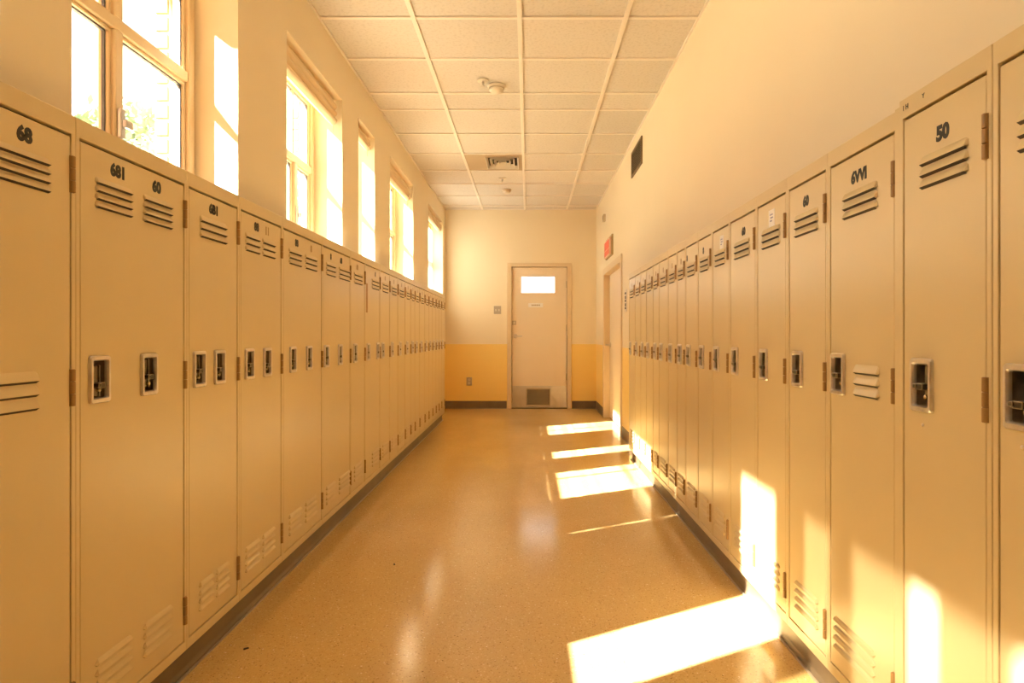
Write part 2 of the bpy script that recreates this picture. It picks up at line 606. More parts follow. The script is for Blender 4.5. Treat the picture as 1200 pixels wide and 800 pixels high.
# ------------------------------------------------------------------ windows
def build_window(k, y0, y1, head, blind, label, mul=None, sill=None):
    SILL = sill or 1.53
    root = struct(empty('window_%d' % k, (XG, (y0 + y1) / 2, SILL)), label)
    hy, h = (y1 - y0) / 2, head - SILL
    fw = 0.042
    my = 0.0 if mul is None else mul - (y0 + y1) / 2
    tv, mv, sr, gk = 0.021, 0.022, 0.012, 0.005
    MB().panel(-hy, hy, 0, h, [(-hy + fw, hy - fw, fw, h - fw)], -0.035, 0.035, M_FRAMEW, 'yz').build('window_frame', root, bevel=0.004)
    tz = 2.115 - SILL
    seen = y0 > 1.5
    if seen: MB().box(-0.03, 0.03, -hy + fw, hy - fw, tz - tv, tz + tv, M_FRAMEW).build('transom', root, bevel=0.004)
    two = (y1 - y0) > 0.6 and seen
    cols = [(-hy + fw, my - mv), (my + mv, hy - fw)] if two else [(-hy + fw, hy - fw)]
    if two:
        MB().box(-0.03, 0.03, my - mv, my + mv, fw, tz - tv, M_FRAMEW).build('mullion', root, bevel=0.004)
        if mul is None:
            MB().box(-0.03, 0.03, my - mv, my + mv, tz + tv, h - fw, M_FRAMEW).build('mullion', root, bevel=0.004)
        else:
            MB().box(-0.01, 0.012, my - 0.009, my + 0.009, tz + tv + sr, h - fw - sr, M_FRAMEW).build('glazing_bar', root, bevel=0.003)
    lights = [(a, c, fw, tz - tv) for a, c in cols]
    lights += [(a, c, tz + tv, h - fw) for a, c in (cols if mul is None else [(-hy + fw, hy - fw)])]
    if not seen: lights = [(-hy + fw, hy - fw, fw, h - fw)]
    for a, c, z0, z1 in lights:
        if True:
            MB().panel(a, c, z0, z1, [(a + sr, c - sr, z0 + sr, z1 - sr)], -0.02, 0.018, M_FRAMEW, 'yz').build('sash', root, bevel=0.003)
            MB().panel(a + sr, c - sr, z0 + sr, z1 - sr, [(a + sr + gk, c - sr - gk, z0 + sr + gk, z1 - sr - gk)], -0.005, 0.006, M_GASKET, 'yz').build('gasket', root)
            MB().box(-0.003, 0.003, a + sr + 0.002, c - sr - 0.002, z0 + sr + 0.002, z1 - sr - 0.002, M_GLASS).build('pane', root)
    if two:
        f = MB().box(0.03, 0.045, my - 0.012, my + 0.012, 0.20, 0.30, M_ALU).box(0.045, 0.06, my - 0.008, my + 0.03, 0.235, 0.262, M_ALU)
        f.build('casement_latch', root, bevel=0.003)
    return root


WLAB = ['nearest two-by-two casement window with trees outside', 'second casement window from the camera under a folded blind',
        'narrow third window from the camera', 'fourth window from the camera, wide, with folded blind',
        'farthest window beside the end wall']
for k, (a, c, h, bl) in enumerate(WINDOWS):
    build_window(k + 1, a, c, h, bl, WLAB[k], {1: 3.70, 3: 6.0}.get(k))
for k, (a, c, h, bl) in enumerate(UNSEEN):
    build_window(k + 6, a, c, h, bl, 'unseen window shaped for the sun patches, number %s' % ('one', 'two', 'three')[k], None, USILL)

# folded roman blinds at the window heads
BN = {1: ('second window from the camera', 0.165), 2: ('narrow third window', 0.10), 3: ('wide fourth window', 0.165), 4: ('farthest window by the end wall', 0.13)}
for k, (nm, drop) in BN.items():
    a, c, h, _ = WINDOWS[k]
    root = tag(empty('roman_blind', (-1.255, (a + c) / 2, h - drop)), 'cream fabric blind folded up at the head of the %s' % nm, 'blind', 'folded blinds at the window heads')
    hy = (c - a) / 2 - 0.02
    MB().box(-0.03, 0.0, -hy, hy, drop - 0.028, drop - 0.004, M_FRAMEW).build('headrail', root, bevel=0.003)
    nf = 3
    for q in range(nf):
        z1 = (drop - 0.02) * (nf - q) / nf
        z0 = z1 - (drop - 0.02) / nf
        bul = 0.022 + 0.006 * q
        prof = [(-0.022, z1)] + [(bul * math.sin(PI * t) ** 0.8 + 0.0 - 0.012 * q * t, z1 + (z0 - 0.012 - z1) * t) for t in [i / 8 for i in range(1, 8)]] + [(-0.022, z0 + 0.002)]
        MB().prism(prof, 'y', -hy, hy, M_BLIND).build('fabric_fold', root, smooth=True)
    MB().lathe([(0.003, 0), (0.003, 0.05)], (0.0, hy - 0.01, -0.05), 'z', M_BLIND, 8).build('pull_cord', root)

# brick jambs and arches outside the two nearest windows
BR = MB().box(-0.028, 0.028, -0.05, 0.05, -0.031, 0.031, M_BRICK).mesh('brick', bevel=0.004)
for k in (0, 1):
    a, c, h, _ = WINDOWS[k]
    cy, hw = (a + c) / 2, (c - a) / 2 - 0.03
    jm = MB().box(XO - 0.06, XO - 0.001, c - 0.016, c + 0.25, SILL - 0.2, 2.9, M_MORTAR)
    jm = struct(jm.build('trim_%d' % (2 + k)), 'salmon brick jamb and arch outside %s window' % ('the nearest', 'the second')[k])
    z = SILL - 0.12
    while z < h - 0.05:
        obj('brick', BR, jm, (XO - 0.033, c + 0.03, z))
        z += 0.072
    R = 0.9
    n = 11
    for i in range(n if k == 0 else 0):
        t = -0.50 + 1.0 * i / (n - 1)
        o = obj('brick', BR, jm, (XO - 0.033, cy + R * math.sin(t), h - 0.84 + R * math.cos(t)))
        o.rotation_euler = (PI / 2 - t, 0, 0)

# added brick buttresses outside the window wall, blocking sun from two windows
for n_, (ya, yb, px, zt) in enumerate(((1.44, 1.60, -3.03, 5.0), (4.93, 5.28, -2.25, 4.6))):
    m = MB().box(px, XO - 0.002, ya, yb, -0.4, zt, M_BRICKWALL)
    m.box(px - 0.03, XO - 0.002, ya - 0.03, yb + 0.03, zt, zt + 0.08, M_MORTAR)
    struct(m.build('trim_%d' % (4 + n_)), 'added brick buttress outside the window wall, blocking sun')

# added sheer blinds on the unseen windows, softening the sun stripes
for n_, (ya, yb) in enumerate(((0.52, 0.82), (0.21, 0.49), (-0.09, 0.12))):
    sb = MB().box(-1.36, -1.357, ya, yb, USILL + 0.03, 2.89, M_SHEER)
    sb.box(-1.37, -1.345, ya, yb, 2.89, 2.925, M_FRAMEW)
    tag(sb.build('added_sheer'), ('narrow', 'wider', 'half-drawn')[n_] + ' sheer blind added at an unseen window to soften sun', 'blind')

sb = MB().box(-1.352, -1.348, 7.48, 8.715, SILL + 0.05, 2.53, M_SHEERW)  # added blind that spreads a soft glow on the end wall
tag(sb.build('added_sheer'), 'added pale sheer blind spreading sunlight at the farthest window by the end wall', 'blind')

# ------------------------------------------------------------------ lockers
LOW, HIGH = 0.094, 1.567
LOUV_UP = {}


def louver_mesh(wd, hgt, up):
    key = (round(wd, 3), round(hgt, 3), up)
    if key in LOUV_UP: return LOUV_UP[key]
    m = MB()
    d = 0.0075
    h = wd / 2
    if up:
        # pressed hood with an open lower lip; slot shade painted dark below it
        pr = [(0, hgt), (-d * 0.45, hgt * 0.72), (-d, hgt * 0.28), (-d, hgt * 0.2)]
        loops = []
        for (y, z), ins in zip(pr, (0.004, 0.0015, 0, 0)):
            loops.append([(-h + ins, y, z), (h - ins, y, z)])
        m.loft(loops, M_LOCK, closed=False)
        m.quadset([(-h, -d, hgt * 0.2), (h, -d, hgt * 0.2), (h, -0.0004, 0.0), (-h, -0.0004, 0.0)], [(0, 1, 2, 3)], M_GAPIN)
        for s in (-1, 1):
            m.quadset([(s * (h - 0.004), 0, hgt), (s * (h - .0015), -d * .45, hgt * .72), (s * h, -d, hgt * .28), (s * h, -d, hgt * .2), (s * (h + 0.005), 0, hgt * 0.25), (s * (h + 0.003), 0, hgt * 0.8)], [(0, 1, 2, 3, 4, 5)], M_LOCK)
    else:
        pr = [(0, hgt), (-d * 0.6, hgt * 0.8), (-d, hgt * 0.45), (-d * 0.9, hgt * 0.3), (-0.0003, hgt * 0.2)]
        loops = [[(-h + i, y, z), (h - i, y, z)] for (y, z), i in zip(pr, (0.006, 0.003, 0.001, 0, 0))]
        m.loft(loops, M_LOCK, closed=False)
        m.m[-1] = m.mi(M_GAPIN)  # underside painted dark as the shade of the slot
        for s in (-1, 1):
            m.quadset([(s * (h - 0.006), 0, hgt)] + [(s * (h - i), y, z) for (y, z), i in zip(pr[1:], (0.003, 0.001, 0, 0))] + [(s * (h + 0.005), 0, hgt * 0.5)], [(0, 1, 2, 3, 4, 5)], M_LOCK)
    LOUV_UP[key] = m.mesh('louver')
    return LOUV_UP[key]


LW, LH = 0.072, 0.116            # latch bezel


def rrect(wd, ht, r, y, n=4):
    pts = []
    for cx, cz, a0 in ((wd / 2 - r, ht / 2 - r, 0), (-wd / 2 + r, ht / 2 - r, 90), (-wd / 2 + r, -ht / 2 + r, 180), (wd / 2 - r, -ht / 2 + r, 270)):
        for i in range(n + 1):
            a = math.radians(a0 + 90 * i / n)
            pts.append((cx + r * math.cos(a), y, cz + r * math.sin(a)))
    return pts


bz = MB()
bz.loft([rrect(LW, LH, 0.008, 0.0), rrect(LW, LH, 0.008, -0.005), rrect(LW - 0.004, LH - 0.004, 0.007, -0.008), rrect(LW - 0.016, LH - 0.02, 0.005, -0.008), rrect(LW - 0.02, LH - 0.026, 0.004, -0.004), rrect(LW - 0.02, LH - 0.026, 0.004, 0.004)], M_CHROME)
BEZEL = bz.mesh('latch', smooth=True)
cp = MB()
cp.loft([rrect(LW - 0.02, LH - 0.026, 0.004, 0.003), rrect(LW - 0.022, LH - 0.028, 0.004, 0.022), rrect(LW - 0.028, LH - 0.034, 0.004, 0.026)], M_CUP, cap1=True)
CUP = cp.mesh('latch_cup', smooth=True)
lv = MB()
lv.box(-0.007, 0.010, 0.008, 0.024, -0.036, 0.038, M_CUP)
lv.box(-0.014, 0.012, -0.010, 0.02, -0.016, -0.002, M_LEVER)
lv.box(-0.017, -0.006, -0.013, 0.006, -0.013, -0.003, M_LEVER)
lv.box(0.010, 0.0135, 0.004, 0.024, -0.038, 0.040, M_LEVER)
LEVER = lv.mesh('lift_lever', bevel=0.0025, segs=2)
st = MB().lathe([(0.0045, 0.012), (0.006, 0.004), (0.005, 0.0), (0.002, -0.001)], (0.006, 0, -0.026), 'y', M_STUD, 10)
STUD = st.mesh('latch_stud', smooth=True)
hg = MB()
for q in range(3):
    z0 = -0.042 + q * 0.0285
    hg.lathe([(0.0045, z0), (0.006, z0 + 0.0012), (0.006, z0 + 0.0262), (0.0045, z0 + 0.0275)], (0, -0.003, 0), 'z', M_HINGE, 10)
hg.box(-0.006, 0.006, -0.0022, 0.0005, -0.042, 0.0425, M_HINGE)
HINGE = hg.mesh('hinge', smooth=True)
RIV = MB().lathe([(0.004, 0), (0.0035, -0.0015), (0.0015, -0.0022)], (0, 0, 0), 'y', M_CHROME, 8).mesh('rivet', smooth=True)

TOTAL_LOUVERS = [0]


def locker(side, ya, yb, label, group, xf=None, top=None, latches=None, louvers=None, low=None, mid=None, numbers=(), stickers=(), worn=None, hinges=(1.43, 0.94, 0.22), nup=3):
    """ya < yb: depth range.  Feature positions are depths (world y).  Local x runs to the viewer's right, local y into the wall."""
    left = side == 'left'
    xf = xf if xf is not None else (XLF if left else XRF)
    top = top if top is not None else (HIGH if left else 1.588)
    yc, W = (ya + yb) / 2, yb - ya
    root = empty('locker', (xf, yc, LOW), PI / 2 if left else -PI / 2)
    tag(root, label, 'locker', group)
    def U(y): return (y - yc) if left else (yc - y)
    hw = W / 2
    H = top - LOW
    dz0, dz1 = 0.030, H - 0.044
    st_ = 0.013
    dw0, dw1 = -hw + st_, hw - st_
    depth = 0.295
    fr = MB()
    fr.panel(-hw, hw, 0, H, [(dw0, dw1, dz0, dz1)], 0, 0.016, M_LOCK)
    fr.box(-hw, -hw + 0.004, 0.016, depth, 0, H, M_LOCK)
    fr.box(hw - 0.004, hw, 0.016, depth, 0, H, M_LOCK)
    fr.box(-hw + 0.004, hw - 0.004, 0.016, depth, H - 0.004, H, M_LOCKTOP)
    fr.box(-hw + 0.004, hw - 0.004, 0.016, depth, 0, 0.004, M_LOCK)
    fr.box(-hw + 0.004, hw - 0.004, depth - 0.004, depth, 0.004, H - 0.004, M_GAPIN)
    fr.box(dw0 - 0.008, dw1 + 0.008, 0.020, 0.0225, dz0 - 0.01, dz1 + 0.01, M_GAPIN) if latches == [] else None
    fr.build('frame', root, bevel=0.0012)
    # door with openings for its latches
    if latches is None: latches = [ya + 0.075 if left else yb - 0.075]
    zl = 0.953 - LOW
    g = 0.003
    hls = [(U(y) - LW / 2 + 0.006, U(y) + LW / 2 - 0.006, zl - LH / 2 + 0.008, zl + LH / 2 - 0.008) for y in latches]
    dm = MB().panel(dw0 + g, dw1 - g, dz0 + 0.003, dz1 - 0.0065, hls, 0.0012, 0.017, M_LOCK)
    door = dm.build('door', root, bevel=0.0016)
    for y in latches:
        lt = obj('latch', BEZEL, root, (U(y), 0.0012, zl))
        obj('latch_cup', CUP, lt, (0, 0, 0))
        obj('lift_lever', LEVER, lt, (0, 0, random.uniform(-0.006, 0.006)))
        obj('latch_stud', STUD, lt, (0, 0, 0))
    for z in hinges:
        obj('hinge', HINGE, root, (dw1, 0.0005, z - LOW))
    pitch = 0.0225
    if louvers is None:
        louvers = [(yc - W * 0.27, yc + W * 0.27)]
    pit = 0.0245 if nup == 3 else 0.0195
    nz = [(1.449 - LOW - (i + 1) * pit) for i in range(nup)]
    for a, c in louvers:
        wd = abs(c - a)
        for z in nz:
            obj('louver', louver_mesh(wd, pit - 0.002, True), door, (U((a + c) / 2), 0.0012, z))
    if low is None: low = louvers
    for a, c in low:
        wd = abs(c - a)
        for i in range(4):
            obj('louver', louver_mesh(wd, 0.021, False), door, (U((a + c) / 2), 0.0012, 0.25 - LOW - i * 0.0255))
    if mid:
        a, c = mid
        for i in range(3):
            obj('louver', louver_mesh(abs(c - a), 0.026, True), door, (U((a + c) / 2), 0.0012, 0.958 - LOW - i * 0.029))
    for y, s, ghost in numbers:
        o = obj('number', text_mesh(s, 0.042, M_GHOST if ghost else M_INK, 0.0024, 0.92), door, (U(y), 0.0012, 1.478 - LOW))
    for y in stickers:
        o = MB().box(-0.026, 0.026, -0.001, 0, -0.03, 0.03, M_PAPER)
        for q, (a, c) in enumerate(((-0.014, 0.012), (-0.010, 0.013), (-0.013, 0.004))):
            o.box(a, c, -0.0013, -0.0009, 0.010 - q * 0.011, 0.015 - q * 0.011, M_BLUEINK)
        o = o.build('paper_label', door, (U(y), 0.0012, 1.478 - LOW))
        o['label'] = 'white paper label with blue writing'
    if worn:
        o = MB().box(-0.02, 0.02, -0.0006, 0.0, -0.19, 0.0, M_RUST).build('worn_strip', door, (U(worn), 0.0012, 1.40 - LOW))
        o['label'] = 'brown worn strip of missing paint'
    return root


ORD = ['first', 'second', 'third', 'fourth', 'fifth', 'sixth', 'seventh', 'eighth', 'ninth', 'tenth', 'eleventh', 'twelfth', 'thirteenth', 'fourteenth', 'fifteenth', 'sixteenth', 'seventeenth', 'eighteenth', 'nineteenth', 'twentieth', 'twenty-first', 'twenty-second']
GL, GR = 'tan lockers along the left wall', 'tan lockers along the right wall'
LB = [0.98, 1.434, 1.9, 2.246, 2.64, 3.154, 3.655, 3.98, 4.384, 4.693, 4.985, 5.28, 5.529, 5.733, 5.986, 6.283, 6.537, 6.79, 7.04, 7.27, 7.5, 7.757]
LSPEC = {
    0: dict(label='tan locker cut off by the left picture edge, stenciled 68', latches=[1.055], nup=4, louvers=[(1.205, 1.353)], low=[(1.1, 1.3)], mid=(1.17, 1.32), numbers=[(1.289, '68', 0)]),
    1: dict(label='wide tan left-row locker with two latches, stenciled 681 and 60', latches=[1.511, 1.708], nup=4, louvers=[(ly(113), ly(154)), (ly(169), ly(201))], numbers=[(ly(139), '681', 0), (ly(184), '60', 0)]),
    2: dict(label='tan left-row locker stenciled 6B1, two latches, one upper louver set', latches=[1.97, 2.10], louvers=[(ly(235), ly(265))], low=[(ly(234), ly(250)), (ly(254), ly(268))], numbers=[(ly(251), '6B1', 0)]),
    3: dict(label='tan left-row locker stenciled 88 beside a worn-off number, fourth from camera', latches=[2.325, 2.484], louvers=[(ly(288), ly(304)), (ly(308), ly(322))], numbers=[(ly(301), '88', 0), (ly(313.5), '11', 1)]),
    4: dict(label='wide tan left-row locker with stenciled 88 and faint 8, fifth from camera', latches=[2.754, 2.958], louvers=[(ly(339), ly(353)), (ly(358), ly(371))], numbers=[(ly(348), '88', 0), (ly(365), '8', 1)]),
    5: dict(label='wide tan left-row locker stenciled 8 and 68, sixth from camera', latches=[3.214, 3.448], louvers=[(ly(382.5), ly(393)), (ly(397.5), ly(409.5))], numbers=[(ly(388), '8', 0), (ly(400), '68', 0)]),
    6: dict(label='tan left-row locker with one latch and faint number, seventh from camera', latches=[3.745], numbers=[(3.80, '60', 1)]),
    7: dict(label='tan left-row locker with a brown worn strip down its edge', latches=[4.05, 4.31], louvers=[(ly(436), ly(444))], numbers=[(ly(440), '8', 0)], worn=4.025),
}
for i in range(len(LB) - 1):
    d = dict(LSPEC.get(i, {}))
    lab = d.pop('label', None) or 'tan single-latch locker, %s from the camera in the left row' % ORD[i]
    if i >= 8: d['numbers'] = [((LB[i] + LB[i + 1]) / 2, '8', 1)]
    if i == len(LB) - 2: lab = 'farthest tan locker of the left row, before the end wall'
    locker('left', LB[i], LB[i + 1], lab, GL, **d)
locker('left', 0.53, 0.978, 'wide tan left-row locker beside the viewer, outside the picture', GL)

RB = [5.31, 5.016, 4.768, 4.543, 4.295, 4.098, 3.835, 3.603, 3.408, 3.159, 2.916, 2.662, 2.348, 2.066, 1.786, 1.448]


def ry(px, xf=XRF):
    return FPX * xf / (px - 619.0)


NR = len(RB) - 1
RSPEC = {
    NR - 1: dict(label='tan right-row locker with middle louvers, stenciled 6VVI', latches=[1.725], louvers=[(ry(989), ry(1027))], low=[(ry(978), ry(1024))], mid=(ry(1002), ry(1029)), numbers=[(ry(1006), '6VVI', 0)]),
    NR - 2: dict(label='tan right-row locker stenciled 60, left of the locker with middle louvers', numbers=[(ry(944), '60', 0)], latches=[1.985]),
    NR - 3: dict(label='tan right-row locker with the larger white paper label, third beyond the step', stickers=[ry(904)], latches=[2.27]),
    NR - 4: dict(label='tan right-row locker with small stenciled 60, between two paper-labelled lockers', numbers=[(ry(871), '60', 0)], latches=[2.585]),
    NR - 5: dict(label='tan right-row locker with the smaller, farther white paper label', stickers=[ry(845.5)]),
    NR - 6: dict(label='tan right-row locker stenciled 8, next beyond the farther paper label', numbers=[(ry(824), '8', 0)]),
    NR - 7: dict(label='tan right-row locker with small 8, second beyond the farther paper label', numbers=[(ry(805), '8', 0)]),
}
for i in range(NR):
    ya, yb = RB[i + 1], RB[i]
    d = dict(RSPEC.get(i, {}))
    lab = d.pop('label', None) or 'tan right-row locker, %s from the far end of its row' % ORD[i]
    if i == 0: lab = 'farthest tan locker of the right row, near the side door'
    if 'numbers' not in d and 'stickers' not in d: d['numbers'] = [((ya + yb) / 2, '8', 1)]
    locker('right', ya, yb, lab, GR, **d)
XN = 0.853
GN = 'taller tan lockers nearest on the right'
n1 = locker('right', 1.137, 1.42, 'nearest whole tan locker on the right, stenciled 50', GN, xf=XN, top=1.597, latches=[1.337], louvers=[(ry(1080, XN), ry(1133, XN))], numbers=[(ry(1104, XN), '50', 0)])
n2 = locker('right', 0.86, 1.135, 'tan locker cut off by the right picture edge', GN, xf=XN, top=1.597, latches=[1.068])
n3 = locker('right', 0.585, 0.858, 'tan right-row locker beside the viewer, outside the picture', GN, xf=XN, top=1.597)
# small printed marks on the head of the near locker and rivets under the latches
o = obj('number', text_mesh('1 H', 0.016, M_INK, 0.0003, 0.9), n1, (-0.118, 0, 1.597 - LOW - 0.022)); o['label'] = 'small faint mark on the frame head'
o = obj('number', text_mesh('Y', 0.014, M_INK, 0.0003, 0.9), n1, (-0.055, 0, 1.597 - LOW - 0.020)); o['label'] = 'small faint mark on the frame head'
for r_, lx in ((n1, -0.0585), (n2, -0.070)):
    obj('rivet', RIV, r_, (lx, 0.001, 0.867 - LOW))
# filler strip in the step between the two blocks of lockers
f = MB().box(0.858, 1.15, 1.4215, 1.4465, LOW, 1.588, M_LOCK).build('filler_panel', bevel=0.001)
tag(f, 'narrow tan filler strip in the step between the right lockers', 'panel')

# ------------------------------------------------------------------ end door
d1 = struct(empty('door_1', (0.161, YB, 0)), 'tan end door with a small window and steel kick plate')
cx = 0.161
hl = 0.396
fo = 0.465
MB().panel(-fo, fo, 0, 2.11, [(-hl - 0.006, hl + 0.006, -1, 2.056)], -0.02, 0.066, M_DOORFR).build('door_frame', d1, bevel=0.004)
MB().panel(-0.43, 0.43, 0, 2.085, [(-hl + 0.015, hl - 0.015, -1, 2.035)], 0.066, 0.12, M_DOORFR).build('door_stop', d1)
MB().box(-0.40, 0.40, 0.068, 0.115, 0.0, 0.03, M_DARKGR).build('door_sill', d1)
wx0, wx1, wz0, wz1 = -0.26, 0.225, 1.68, 1.915
MB().panel(-hl, hl, 0.012, 2.05, [(wx0, wx1, wz0, wz1), (-0.185, 0.15, 0.045, 0.285)], 0.02, 0.065, M_DOOR).build('door_leaf', d1, bevel=0.002)
MB().panel(wx0 - 0.015, wx1 + 0.015, wz0 - 0.015, wz1 + 0.015, [(wx0, wx1, wz0, wz1)], 0.012, 0.02, M_DOOR).build('glazing_bead', d1, bevel=0.003)
MB().box(wx0, wx1, 0.038, 0.044, wz0, wz1, M_GLASS).build('pane', d1)
MB().panel(-hl + 0.004, hl - 0.004, 0.016, 0.33, [(-0.185, 0.15, 0.045, 0.285)], 0.0175, 0.02, M_STEEL).build('kick_plate', d1, bevel=0.0008)
gr = MB().panel(-0.195, 0.16, 0.035, 0.295, [(-0.175, 0.14, 0.055, 0.275)], 0.012, 0.03, M_GRILLE).build('vent_grille', d1, bevel=0.002)
SL = MB().quadset([(-0.172, 0.012, 0.0), (0.137, 0.012, 0.0), (0.137, 0.042, 0.016), (-0.172, 0.042, 0.016), (-0.172, 0.014, -0.002), (0.137, 0.014, -0.002), (0.137, 0.044, 0.014), (-0.172, 0.044, 0.014)], [(0, 1, 2, 3), (7, 6, 5, 4), (0, 4, 5, 1), (2, 6, 7, 3), (0, 3, 7, 4), (1, 5, 6, 2)], M_GRILLE).mesh('slat')
for i in range(14):
    obj('slat', SL, gr, (0, 0, 0.058 + i * 0.0155))
MB().box(-0.185, 0.15, 0.055, 0.062, 0.045, 0.285, M_GAPIN).build('vent_back', d1)
MB().box(-hl + 0.002, -hl + 0.062, 0.006, 0.02, 1.215, 1.275, M_GREYPL).lathe([(0.02, 0.006), (0.018, -0.004)], (-hl + 0.032, 0, 1.245), 'y', M_STEEL, 14).build('deadbolt', d1, bevel=0.002)
lvm = MB().lathe([(0.032, 0.02), (0.032, 0.012), (0.026, 0.006), (0.012, 0.004), (0.012, -0.045), (0.008, -0.05)], (-hl + 0.05, 0, 1.05), 'y', M_STEEL, 16)
lvm.box(-hl + 0.04, -hl + 0.15, -0.052, -0.036, 1.040, 1.060, M_STEEL)
lvm.build('lever_handle', d1, smooth=True)
DH = MB().lathe([(0.007, -0.05), (0.009, -0.048), (0.009, 0.048), (0.007, 0.05)], (0, 0, 0), 'z', M_GRILLE, 10).mesh('hinge', smooth=True)
for z in (1.80, 1.17, 0.46):
    obj('hinge', DH, d1, (hl + 0.004, 0.012, z))
MB().box(-fo + 0.06, fo - 0.06, 0.0, 0.12, 0.0, 0.010, M_DARKGR).build('threshold', d1)

s = empty('door_sign', (0.108, YB + 0.0165, 1.50))
tag(s, 'small white sign with grey lettering stuck on the end door', 'sign')
MB().box(-0.105, 0.105, 0.0, 0.0034, -0.03, 0.03, M_PAPER).build('sign_plate', s, bevel=0.001)
sg = MB()
xx = -0.06
for wd in (0.018, 0.012, 0.016, 0.02, 0.011, 0.019, 0.014, 0.017):
    sg.box(xx, xx + wd - 0.004, -0.001, 0.0, -0.011, 0.011, M_GREYPL)
    xx += wd
sg.build('sign_lettering', s)

# switch plate and socket on the end wall
s = empty('switch_plate', (-0.446, YB, 1.43))
tag(s, 'grey double switch plate on the wall left of the end door', 'switch')
MB().box(-0.052, 0.052, -0.007, 0, -0.058, 0.058, M_GREYPL).build('plate', s, bevel=0.003)
for x in (-0.023, 0.023):
    MB().box(x - 0.008, x + 0.008, -0.016, -0.007, -0.016, 0.012, M_PLASTIC).build('toggle', s, bevel=0.002)
s = empty('wall_socket', (-0.855, YB, 0.395))
tag(s, 'grey wall socket low on the orange end wall', 'socket')
MB().box(-0.04, 0.04, -0.007, 0, -0.06, 0.06, M_GREYPL).build('plate', s, bevel=0.003)
for z in (-0.024, 0.024):
    MB().lathe([(0.017, 0), (0.017, -0.002)], (0, -0.007, z), 'y', M_PLASTIC, 14).box(-0.008, -0.005, -0.0098, -0.0085, z - 0.005, z + 0.006, M_INK).box(0.005, 0.008, -0.0098, -0.0085, z - 0.005, z + 0.006, M_INK).build('outlet', s)

# ------------------------------------------------------------------ side door on the right
d2 = struct(empty('door_2', (XR, (DY0 + DY1) / 2, 0)), 'tan side door recessed in the right wall')
hy = (DY1 - DY0) / 2
MB().panel(-hy - 0.05, hy + 0.05, 0, DZ + 0.05, [(-hy + 0.03, hy - 0.03, -1, DZ - 0.03)], -0.014, 0.11, M_DOORFR, 'yz').build('door_frame', d2, bevel=0.004)
MB().panel(-hy + 0.034, hy - 0.034, 0.012, DZ - 0.034, [(-hy + 0.16, -hy + 0.55, 1.35, 1.70)], 0.065, 0.108, M_DOOR, 'yz').build('door_leaf', d2, bevel=0.002)
MB().box(0.084, 0.09, -hy + 0.16, -hy + 0.55, 1.35, 1.70, M_GLASS).build('pane', d2)
MB().box(0.11, 0.13, -hy, hy, 0.0, DZ, M_DOOR).build('door_back', d2)
l2 = MB().lathe([(0.03, 0.065), (0.03, 0.056), (0.012, 0.05), (0.012, 0.005)], (0, hy - 0.11, 0.94), 'x', M_STEEL, 14)
l2.box(-0.004, 0.012, hy - 0.23, hy - 0.10, 0.93, 0.95, M_STEEL)
l2.build('lever_handle', d2, smooth=True)

# ------------------------------------------------------------------ fittings on the right wall
s = empty('exit_sign', (XR, 7.46, 2.115))
tag(s, 'red and cream illuminated wall sign above the side door', 'sign')
MB().box(-0.018, 0.0, -0.30, 0.28, -0.115, 0.125, M_SIGNBACK).build('housing', s, bevel=0.002)
MB().box(-0.038, -0.018, -0.26, 0.26, -0.105, 0.095, M_SIGNFACE).build('sign_face', s, bevel=0.003)
for a, c in ((-0.20, -0.03), (0.01, 0.20)):
    pass
MB().box(-0.042, -0.0375, -0.20, 0.20, -0.02, 0.08, M_RED).build('red_panel', s, bevel=0.002)
MB().box(-0.042, -0.0375, -0.20, 0.20, -0.09, -0.028, M_RED).build('red_panel', s, bevel=0.002)

s = empty('wall_vent', (XR, 5.59, 2.665))
tag(s, 'dark brown louvered vent high on the right wall near the ceiling', 'vent')
MB().panel(-0.26, 0.26, -0.12, 0.12, [(-0.238, 0.238, -0.098, 0.098)], -0.012, 0.0, M_DARKGR, 'yz').build('vent_frame', s, bevel=0.002)
MB().box(-0.003, -0.0005, -0.238, 0.238, -0.098, 0.098, M_GAPIN).build('vent_back', s)
VS = MB().quadset([(-0.011, -0.238, -0.004), (-0.011, 0.238, -0.004), (-0.003, 0.238, 0.012), (-0.003, -0.238, 0.012), (-0.012, -0.238, -0.002), (-0.012, 0.238, -0.002), (-0.004, 0.238, 0.014), (-0.004, -0.238, 0.014)], [(0, 1, 2, 3), (7, 6, 5, 4), (0, 4, 5, 1), (2, 6, 7, 3), (0, 3, 7, 4), (1, 5, 6, 2)], M_DARKGR).mesh('slat')
for i in range(10):
    obj('slat', VS, s, (0, 0, -0.092 + i * 0.0185))
s = MB().box(-0.03, 0.0, -0.04, 0.04, -0.045, 0.045, M_GRILLE).box(-0.034, -0.03, -0.03, 0.03, -0.03, 0.03, M_DARKGR).build('wall_sensor', loc=(XR, 7.9, 2.56), bevel=0.004)
tag(s, 'tiny brown sensor box high on the right wall by the corner', 'sensor')
s = empty('room_sign', (XR, 6.22, 1.41))
tag(s, 'small pale room sign with dark vertical marks beside the right lockers', 'sign')
MB().box(-0.006, 0.0, -0.07, 0.07, -0.11, 0.11, M_PLASTIC).build('sign_plate', s, bevel=0.001)
sg = MB()
for q, hgt in enumerate((0.02, 0.03, 0.022, 0.03, 0.022)):
    z = 0.085 - q * 0.037
    sg.box(-0.0075, -0.0059, -0.03, 0.045 - 0.008 * (q % 2), z - hgt, z, M_INK)
sg.build('sign_lettering', s)

